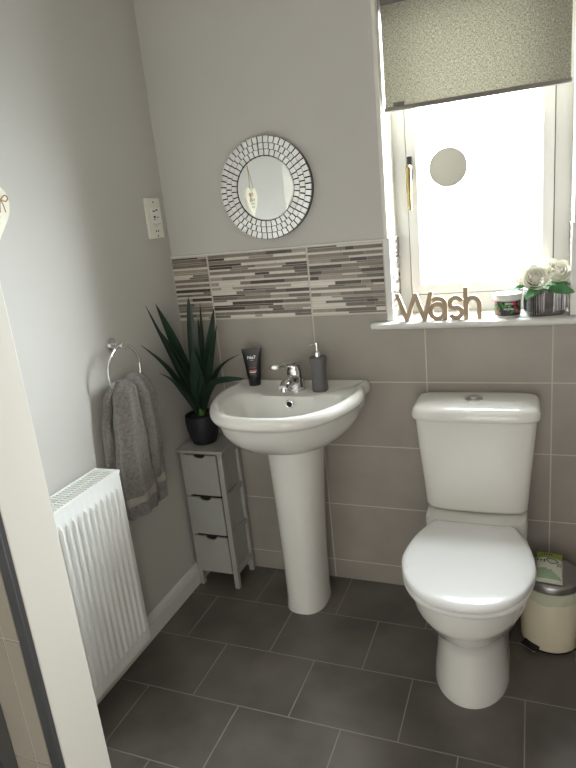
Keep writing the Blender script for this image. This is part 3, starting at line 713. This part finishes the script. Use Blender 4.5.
# ================================================================ PLANT
px, py, pz = .084, -.083, CT+.013
pl = thing('potted_yucca', (px,py,pz), 'spiky dark green artificial plant in charcoal pot on the cabinet', 'plant')
bm = bmesh.new(); lathe(bm, px, py, [(.038,pz+.0005),(.046,pz+.003),(.056,pz+.030),(.063,pz+.065),(.0655,pz+.095),(.064,pz+.118),(.061,pz+.120),(.058,pz+.116),(.057,pz+.104),(.01,pz+.104)], 48); link('pot', bm, POT, pl, angle=50)
bm = bmesh.new(); lathe(bm, px, py, [(.056,pz+.103),(.05,pz+.108),(.02,pz+.112),(.001,pz+.113)], 24); link('moss_filling', bm, SOIL, pl)
bm = bmesh.new(); tube(bm, [(px,py,pz+.10),(px+.002,py,pz+.15),(px+.002,py,pz+.20)], [.014,.016,.008], 12); link('stem', bm, LEAFL, pl)
def blade(base, mid, tip, w, base_frac=.5, fold=.35):
    w = w*1.3
    P = spline([base, mid, tip], 12); bm = bmesh.new(); n = len(P); pts, T, Nn = frames(P); rows = []
    view = Vector((1.29,-2.03,1.44))
    for i, (p_, t) in enumerate(zip(pts, T)):
        s = i/(n-1); wd = w*(base_frac+(1-base_frac)*min(1, s/.35))*(1-max(0, (s-.35)/.65)**1.6); wd = max(wd, .0006)
        # face of blade roughly upward/outward from the plant axis
        outw = Vector((p_.x-px, p_.y-py, 0)) + Vector((.004,-.008,0)); side = t.cross(outw)
        side = side.normalized() if side.length > 1e-5 else Vector((1,0,0)); nr = side.cross(t).normalized()
        rows.append([p_+side*wd*.5, p_+nr*(-fold*wd*.4)+side*wd*.2, p_+nr*(-fold*wd*.5), p_+nr*(-fold*wd*.4)-side*wd*.2, p_-side*wd*.5, p_-side*wd*.2+nr*(-fold*wd*.4+.0012), p_+nr*(-fold*wd*.5+.0016), p_+side*wd*.2+nr*(-fold*wd*.4+.0012)])
    loft(bm, rows); 
    return link('leaf', bm, LEAF, pl, angle=60)
b0 = Vector((px,py,pz+.115))
def B(dx, dy, dz): return b0+Vector((dx,dy,dz))
leafs = [ # tip, mid, width
 ((.030,-.320,1.058),(.055,-.215,.945),.026), ((.030,-.255,1.185),(.060,-.185,.98),.024), ((.045,-.215,1.185),(.075,-.165,1.00),.044),
 ((.125,-.120,1.192),(.115,-.115,1.00),.036), ((.228,-.125,1.145),(.165,-.11,.95),.046), ((.312,-.125,.975),(.195,-.105,.905),.028),
 ((.340,-.165,.893),(.195,-.150,.868),.032), ((.028,-.235,.932),(.050,-.165,.868),.032), ((.040,-.21,1.09),(.075,-.15,.93),.030),
 ((.145,-.075,1.16),(.13,-.085,.98),.026), ((.215,-.095,1.08),(.155,-.10,.90),.034), ((.08,-.16,1.02),(.09,-.13,.88),.040), ((.17,-.06,1.03),(.13,-.08,.9),.036), ((.135,-.16,1.0),(.12,-.135,.88),.044), ((.10,-.03,1.10),(.105,-.06,.93),.034)]
for i, (tip, mid, w) in enumerate(leafs):
    a = i*2.4; blade(B(.008*cos(a), .008*sin(a), 0), Vector(mid), Vector(tip), w)

# ================================================================ SILL OBJECTS
ZT = 1.0527
# Wash sign
ws = thing('wash_sign', (1.0,-.005,ZT), 'light wooden standing word sign reading Wash on window sill', 'sign')
def stroke(path, w, y0, y1, closed=False):
    P = [Vector((a[0],0,a[1])) for a in path]; n = len(P); Lp, Rp = [], []
    for i in range(n):
        if closed: a, b = P[(i-1) % n], P[(i+1) % n]; t = (b-a).normalized(); k = 1
        else:
            t1 = (P[i]-P[i-1]).normalized() if i else (P[1]-P[0]).normalized(); t2 = (P[i+1]-P[i]).normalized() if i < n-1 else t1
            t = (t1+t2).normalized() if (t1+t2).length > 1e-4 else t1; k = 1/max(.35, t.dot(t1))
        nn = Vector((-t.z,0,t.x))*w*.5*k; Lp.append(P[i]+nn); Rp.append(P[i]-nn)
    bm = bmesh.new(); m = n if closed else n-1
    vs = [[bm.verts.new((q.x,y,q.z)) for q in L_] for L_, y in ((Lp,y0),(Rp,y0),(Rp,y1),(Lp,y1))]
    for i in range(m):
        j = (i+1) % n
        for a in range(4): b = (a+1) % 4; bm.faces.new((vs[a][i],vs[a][j],vs[b][j],vs[b][i]))
    if not closed:
        bm.faces.new([vs[a][0] for a in range(4)]); bm.faces.new([vs[a][-1] for a in (3,2,1,0)])
    return bm
def arc(cx, cz, rx, rz, a0, a1, n=24): return [(cx+rx*cos(radians(a0+(a1-a0)*i/n)), cz+rz*sin(radians(a0+(a1-a0)*i/n))) for i in range(n+1)]
def join(*bms):
    o = bms[0]
    for b in bms[1:]:
        me = bpy.data.meshes.new('x'); b.to_mesh(me); o.from_mesh(me); bpy.data.meshes.remove(me); b.free()
    return o
Zb = ZT+.0003; T_ = .0142
def letter(bm, ty=0):
    o = link('letter', bm, WOOD, ws, bevel=.0008, angle=40); return o
yA, yB = -.020, -.004
bm = join(stroke([(.872,Zb+.092),(.902,Zb+.006)],T_,yA,yB), stroke([(.902,Zb+.006),(.932,Zb+.092)],T_,yA+.0004,yB+.0004), stroke([(.932,Zb+.092),(.960,Zb+.006)],T_,yA,yB), stroke([(.960,Zb+.006),(.983,Zb+.094)],T_,yA+.0004,yB+.0004),
    bx((.872-.0068,.872+.0068,yA+.0002,yB,Zb+.0885,Zb+.0955),(.932-.0068,.932+.0068,yA+.0002,yB,Zb+.088,Zb+.0955),(.983-.0068,.983+.0068,yA+.0002,yB,Zb+.090,Zb+.0975),(.902-.007,.902+.007,yA+.0002,yB,Zb,Zb+.008),(.960-.007,.960+.007,yA+.0002,yB,Zb,Zb+.008))); letter(bm)
yA, yB = -.012, .004
bm = join(stroke(arc(1.003,Zb+.030,.0225,.024,0,360,36)[:-1],T_,yA,yB,True), stroke([(1.027,Zb),(1.027,Zb+.052)]+arc(1.004,Zb+.052,.023,.021,0,140,14)[1:],T_,yA+.0004,yB+.0004)); letter(bm)
sp = arc(1.062,Zb+.0545,.0185,.0185,20,180,12)+arc(1.062,Zb+.0545,.0185,.0165,180,262,6)[1:]+arc(1.062,Zb+.0235,.019,.0175,82,0,8)[0:]+arc(1.062,Zb+.0235,.019,.0172,0,-155,12)[1:]
bm = stroke(sp,T_,yA,yB); letter(bm)
bm = join(stroke([(1.094,Zb),(1.094,Zb+.106)],T_,yA,yB), stroke([(1.094,Zb+.048)]+arc(1.1155,Zb+.046,.0205,.0255,165,0,14)+[(1.136,Zb+.001)],T_,yA+.0004,yB+.0004)); letter(bm)

# cream tub
cx, cy = 1.221, .028; cr = .0405
ct = thing('cream_tub', (cx,cy,ZT), 'small white-lidded tub with dark botanical label beside ribbed silver vase', 'tub')
bm = bmesh.new(); lathe(bm, cx, cy, [(cr-.003,ZT),(cr-.001,ZT+.002),(cr-.001,ZT+.058),(cr-.004,ZT+.060)], 48); link('jar', bm, UPVC, ct, angle=50)
bm = bmesh.new(); lathe(bm, cx, cy, [(cr+.001,ZT+.056),(cr+.0035,ZT+.058),(cr+.0035,ZT+.073),(cr+.0015,ZT+.0755),(.001,ZT+.0758)], 48); link('lid', bm, GLOSSWHITE, ct, angle=50)
bm = bmesh.new(); rnd = random.Random(4); nn = 72; lv = [[bm.verts.new((cx+(cr-.0004)*cos(2*pi*i/nn), cy+(cr-.0004)*sin(2*pi*i/nn), ZT+.007+.0065*k)) for i in range(nn)] for k in range(8)]
for k in range(7):
    for i in range(nn): bm.faces.new((lv[k][i],lv[k][(i+1)%nn],lv[k+1][(i+1)%nn],lv[k+1][i])).material_index = 0
def patch(ang, zc, w, h, mi, rot=0):   # leaf-shaped print wrapped on the tub
    c = []
    for i in range(16):
        a = 2*pi*i/16; u, v = w*cos(a)*(1-.0*abs(sin(a))), h*sin(a); u, v = u*cos(rot)-v*sin(rot), u*sin(rot)+v*cos(rot)
        v = max(-.019, min(.024, v+zc)); th = ang+u/cr; c.append(bm.verts.new((cx+(cr+.0002+.0002*mi)*cos(th), cy+(cr+.0002+.0002*mi)*sin(th), ZT+.031+v)))
    bm.faces.new(c).material_index = mi
for k in range(9):
    an = radians(-165+k*17); 
    patch(an, rnd.uniform(-.01,.014), .0045, .015, 2, rnd.uniform(-.9,.9))
for an, zc in ((-150,.017),(-140,-.012),(-60,.014),(-46,-.010),(-38,.012),(-128,-.016)): patch(radians(an), zc, .006, .0055, 1)
for an, zc in ((-145,.002),(-52,.0)): patch(radians(an), zc, .004, .004, 3)
lb = link('label', bm, [LABELD, PINK, GREENP, REDP], ct)
for t, z, s_ in (('FAITH', .046, .0085), ('IN', .038, .0045), ('NATURE', .029, .0075)):
    a = radians(-84); text_mesh(t, s_, facing((cx+(cr+.002)*cos(a), cy+(cr+.002)*sin(a), ZT+z), (cos(a),sin(a),0)), WPRINT, ct, 'lettering')

# rose arrangement in ribbed silver vase
vx, vy, hw = 1.331, .046, .0560
fa = thing('rose_arrangement', (vx,vy,ZT), 'artificial ivory roses and leaves in a square ribbed silver vase', 'flower arrangement')
def vring(z, k, rib=.0030, n=408):
    out = []; R_ = Matrix.Rotation(radians(16), 2)
    for i in range(n):
        a = 2*pi*i/n; c, s = cos(a), sin(a); e = 2/4.5
        q = Vector((hw*k*math.copysign(abs(c)**e, c), hw*k*math.copysign(abs(s)**e, s)*.86)); d = q.normalized()
        q = q + d*rib*sin(i*2*pi*34/n); q = R_ @ q; out.append((vx+q.x, vy+q.y, z))
    return out
bm = bmesh.new(); loft(bm, [vring(ZT+.0005,.88,0),vring(ZT+.006,.94),vring(ZT+.02,.99),vring(ZT+.06,1.0),vring(ZT+.080,1.0),vring(ZT+.084,.99,0),vring(ZT+.084,.93,0),vring(ZT+.07,.92,0)]); link('vase', bm, VASEM, fa, angle=70)
def petal(bm, c, out, upv, w, h, curl, mi=0):
    out = out.normalized(); side = upv.cross(out).normalized(); rows = []
    for j in range(6):
        v = j/5; rr = []
        for i in range(7):
            u = i/6*2-1; wd = w*(sin(pi*(.18+.62*v)))**.8
            bend = (1-u*u)
            p_ = c + side*u*wd + upv*(h*v*(1-.18*u*u)) + out*(.35*w*bend + curl*v*v*h - .10*w*(1-v))
            rr.append(bm.verts.new(p_))
        rows.append(rr)
    for a, b in zip(rows, rows[1:]):
        for i in range(6): bm.faces.new((a[i],a[i+1],b[i+1],b[i])).material_index = mi
def rose(c, ax, R_, seed, m=PETAL):
    rnd = random.Random(seed); bm = bmesh.new(); ax = Vector(ax).normalized(); ref = Vector((0,0,1)) if abs(ax.z) < .8 else Vector((1,0,0))
    a1 = ax.cross(ref).normalized(); a2 = ax.cross(a1)
    for lay, (np_, rr, h, cu, w) in enumerate(((3,.10,1.0,-.05,.45),(4,.24,.98,.0,.55),(5,.42,.92,.10,.62),(6,.60,.80,.28,.68),(6,.74,.62,.50,.70))):
        for k in range(np_):
            th = 2*pi*k/np_+lay*.7+rnd.uniform(-.15,.15); d = a1*cos(th)+a2*sin(th)
            petal(bm, c-ax*R_*.45+d*R_*rr*.8, d, ax, R_*w, R_*h*rnd.uniform(.95,1.08), cu)
    bmesh.ops.create_uvsphere(bm, u_segments=12, v_segments=8, radius=R_*.42, matrix=Matrix.Translation(c-ax*R_*.15))
    o = link('rose', bm, m, fa, angle=80); s_ = o.modifiers.new('t', 'SOLIDIFY'); s_.thickness = .0008; return o
vz = ZT+.084
rose(Vector((vx-.027,vy-.040,vz+.038)), (-.05,-1,.45), .036, 1)
rose(Vector((vx+.034,vy-.012,vz+.052)), (.15,-.8,.7), .038, 2)
rose(Vector((vx-.070,vy-.002,vz+.038)), (-.7,-.5,.5), .028, 3)
rose(Vector((vx-.012,vy+.012,vz+.064)), (-.1,-.3,1), .033, 4)
rose(Vector((vx+.018,vy+.040,vz+.046)), (.1,.5,.8), .026, 5)
for k, (dx, dy, dz) in enumerate(((-.038,.0,.056),(-.046,.006,.046),(-.074,-.006,.014),(.004,-.004,.064),(-.03,.01,.064),(.06,.01,.060),(-.06,.01,.052),(.01,-.02,.058))):
    bm = bmesh.new(); c = Vector((vx+dx,vy+dy,vz+dz)); bmesh.ops.create_icosphere(bm, subdivisions=2, radius=.0095, matrix=Matrix.Translation(c) @ Matrix.Diagonal((1,1,1.2,1)))
    tube(bm, [c-Vector((0,0,.006)), Vector((vx+dx*.3,vy+dy*.3,vz-.005))], .0012, 6); link('bud', bm, PETALC if k % 2 else PETAL, fa)
def roseleaf(c, d, upv, L_, w):
    d = Vector(d).normalized(); s_ = Vector(upv).cross(d).normalized(); nrm = d.cross(s_); bm = bmesh.new(); rows = []
    for j in range(11):
        v = j/10; wd = w*sin(pi*min(1, v*.96+.04))**.75*(1-.25*v); p_ = Vector(c)+d*L_*v - Vector((0,0,1))*.25*L_*v*v
        rows.append([bm.verts.new(p_+s_*wd*u + nrm*(abs(u)*.25*wd)) for u in (-1,-.5,0,.5,1)])
    for a, b in zip(rows, rows[1:]):
        for i in range(4): bm.faces.new((a[i],a[i+1],b[i+1],b[i]))
    o = link('leaf', bm, RLEAF, fa, angle=60); m_ = o.modifiers.new('t', 'SOLIDIFY'); m_.thickness = .0008
for c, d, u_, L_, w in (((vx-.012,vy-.048,vz+.008),(-.75,-.45,-.30),(-.3,-.8,.6),.056,.021), ((vx+.012,vy-.045,vz+.002),(1,-.25,.10),(.0,-.8,.6),.075,.022), ((vx-.06,vy-.02,vz+.012),(-1,-.15,-.25),(0,-.5,.9),.045,.012),
   ((vx-.02,vy-.03,vz+.012),(-.9,-.1,.25),(-.2,-.9,.4),.045,.017), ((vx+.02,vy+.02,vz+.01),(.9,.3,.1),(0,-.5,.9),.06,.02), ((vx+.03,vy-.045,vz+.014),(-.3,-.7,.3),(.2,-.6,.8),.03,.015), ((vx,vy,vz+.0),(.1,-.8,.2),(.0,-.2,1),.05,.022)):
    roseleaf(c, d, u_, L_, w)
bm = bmesh.new(); lathe(bm, vx, vy, [(.040,ZT+.060),(.040,ZT+.078),(.02,ZT+.086),(.001,ZT+.088)], 20); link('foam', bm, RLEAF, fa)

# ================================================================ BIN
bx_, by_, br = 1.357, -.176, .0905
bn = thing('pedal_bin', (bx_,by_,0), 'small cream pedal bin with steel lid between toilet and wall', 'bin')
bm = bmesh.new(); lathe(bm, bx_, by_, [(br-.006,.006),(br-.002,.008),(br-.001,.014),(br,.06),(br,.220),(br-.003,.223)], 64); link('body', bm, BIN, bn, angle=50)
bm = bmesh.new(); lathe(bm, bx_, by_, [(br-.004,.0),(br-.002,.002),(br-.002,.007),(br-.01,.009)], 48); link('base_ring', bm, BLACK, bn)
bm = bmesh.new(); N_ = 64; rr = [[(bx_+(br+.0008+.0012*k/2+.0007*noise.noise((i*.4,k,1)))*cos(2*pi*i/N_), by_+(br+.0008+.0012*k/2+.0007*noise.noise((i*.4,k,1)))*sin(2*pi*i/N_), .180+.006*noise.noise((cos(2*pi*i/N_)*2,sin(2*pi*i/N_)*2,2))*(1 if k == 0 else 0)+.021*k) for i in range(N_)] for k in range(3)]
loft(bm, rr, False, False); o = link('bag_liner', bm, LINER, bn); 
bm = bmesh.new(); lathe(bm, bx_, by_, [(br+.001,.224),(br+.003,.225),(br+.003,.244),(br+.001,.248),(br-.012,.252),(br-.045,.255),(.001,.256)], 64); link('lid', bm, STEEL, bn, angle=50)
link('hinge', bx((bx_-.03,bx_+.03,by_+br-.004,by_+br+.012,.205,.250)), BLACK, bn, bevel=.003)
pa = radians(-128); pd = Vector((cos(pa), sin(pa), 0)); ps = Vector((-pd.y, pd.x, 0)); pc = Vector((bx_,by_,.020))+pd*(br+.010)
bm = bmesh.new(); box(bm, -.014, .014, -.028, .028, -.009, .0); bmesh.ops.transform(bm, matrix=Matrix(((pd.x,ps.x,0,pc.x),(pd.y,ps.y,0,pc.y),(0,0,1,pc.z),(0,0,0,1))) @ Matrix.Rotation(radians(14),4,'Y'), verts=bm.verts)
pdl = link('pedal', bm, BLACK, bn, bevel=.003)
bm = bmesh.new(); box(bm, .010, .0155, -.029, .029, -.006, -.001); bmesh.ops.transform(bm, matrix=Matrix(((pd.x,ps.x,0,pc.x),(pd.y,ps.y,0,pc.y),(0,0,1,pc.z),(0,0,0,1))) @ Matrix.Rotation(radians(14),4,'Y'), verts=bm.verts)
link('pedal_edge', bm, CHROME, pdl, bevel=.001)

# wipes pack on the bin lid
wk = thing('wipes_packet', (1.335,-.17,.256), 'pale green packet of wipes lying tilted on the bin lid', 'packet')
A = Vector((1.310,-.250,.2535)); Bv = Vector((1.388,-.258,.2535)); D = Vector((1.316,-.080,.2560)); ux = (Bv-A); vy_ = (D-A); nz = ux.cross(vy_).normalized()
bm = bmesh.new(); n = 20; G = {}
for s in (0,1):
    for i in range(n+1):
        for j in range(n+1):
            u, v = i/n, j/n
            puff = (sin(pi*min(1,max(0,u*1.0)))**.5)*(sin(pi*min(1,max(0,(v-.07)/.86)))**.55 if .07 < v < .93 else 0)
            wv = .0018*noise.noise((u*5,v*6,s))*1.0
            q = A+ux*(u+.02*noise.noise((v*4,3,u)))+vy_*v+nz*((.0115*puff+.0006+wv*min(1,puff*1.5+.2))*(1 if s else -1)+.004)
            if s == 0 : q = A+ux*u+vy_*v+nz*(-.005*puff+.004-.0006)
            G[s,i,j] = bm.verts.new(q)
for s in (0,1):
    for i in range(n):
        for j in range(n):
            f = bm.faces.new((G[s,i,j],G[s,i+1,j],G[s,i+1,j+1],G[s,i,j+1])); u, v = (i+.5)/n, (j+.5)/n
            f.material_index = 1 if v > .76 else (2 if (v < .42-.22*(u-.3)**2*2-.10*u and v > .08 and u > .05) else 0)
for i in range(n):
    for j in (0,n): bm.faces.new((G[0,i,j],G[0,i+1,j],G[1,i+1,j],G[1,i,j]))
    for i2 in (0,n): bm.faces.new((G[0,i2,i],G[0,i2,i+1],G[1,i2,i+1],G[1,i2,i]))
link('pouch', bm, [PACKW, PACKG, PACKP], wk, angle=80)
def onpack(u, v, h=.0185): return A+ux*u+vy_*v+nz*h
marks([(-.018,.018,0,.012)], facing(onpack(.42,.84,.0150), nz, vy_.normalized()), PACKD, wk, 'print', 3)
marks([(-.018,.010,0,.016)], facing(onpack(.26,.60,.0175), nz, vy_.normalized()), PACKD, wk, 'print', 4)
marks([(-.008,.008,.004,.008),(-.008,.008,-.004,.006)], facing(onpack(.90,.52,.0145), nz, ux.normalized()*-1), PACKD, wk, 'print', 5)
bm = bmesh.new(); c0 = onpack(.58,.60,.0180); e1, e2 = ux.normalized(), vy_.normalized()
pts = [c0+e1*a+e2*b for a, b in ((-.016,.010),(0,.014),(.014,.008),(.020,0),(.010,-.009),(-.004,-.010),(-.016,.010))]
tube(bm, spline(pts,4), .0012, 6); link('leaf_logo', bm, PACKD, wk)

# white brush pot at the frame edge
bp_ = thing('toilet_brush_pot', (1.478,-.275,0), 'white cylindrical brush pot on floor right of the cream bin', 'brush pot')
bm = bmesh.new(); lathe(bm, 1.478, -.275, [(.046,0),(.048,.002),(.048,.10),(.046,.102),(.044,.10),(.043,.01)], 40); link('pot', bm, GLOSSWHITE, bp_)
bm = bmesh.new(); tube(bm, [(1.478,-.275,.02),(1.478,-.275,.36)], .006, 12); lathe(bm, 1.478, -.275, [(.030,.02),(.034,.03),(.034,.085),(.02,.095)], 20); link('brush', bm, GLOSSWHITE, bp_)

# shower door profile fixed to the tiled side of the partition
sh = thing('shower_door', (.36,-1.44,0), 'grey metal framed glass shower door beyond the white partition end', 'shower door')
link('wall_channel', bx((.350,.388,N0-.036,N0-.0095,.02,2.0)), GREYSTEEL, sh, bevel=.002)
link('door_stile', bx((.340,.372,N0-.078,N0-.038,.02,2.0)), GREYSTEEL, sh, bevel=.002)
link('glass_pane', bx((.352,.358,-2.40,N0-.078,.05,1.99)), mat('clear_glass', (.9,.95,.93,1), .02, trans=1.0), sh, smooth=False)
link('bottom_rail', bx((.335,.375,-2.42,N0-.03,.0,.02)), GREYSTEEL, sh, bevel=.002)
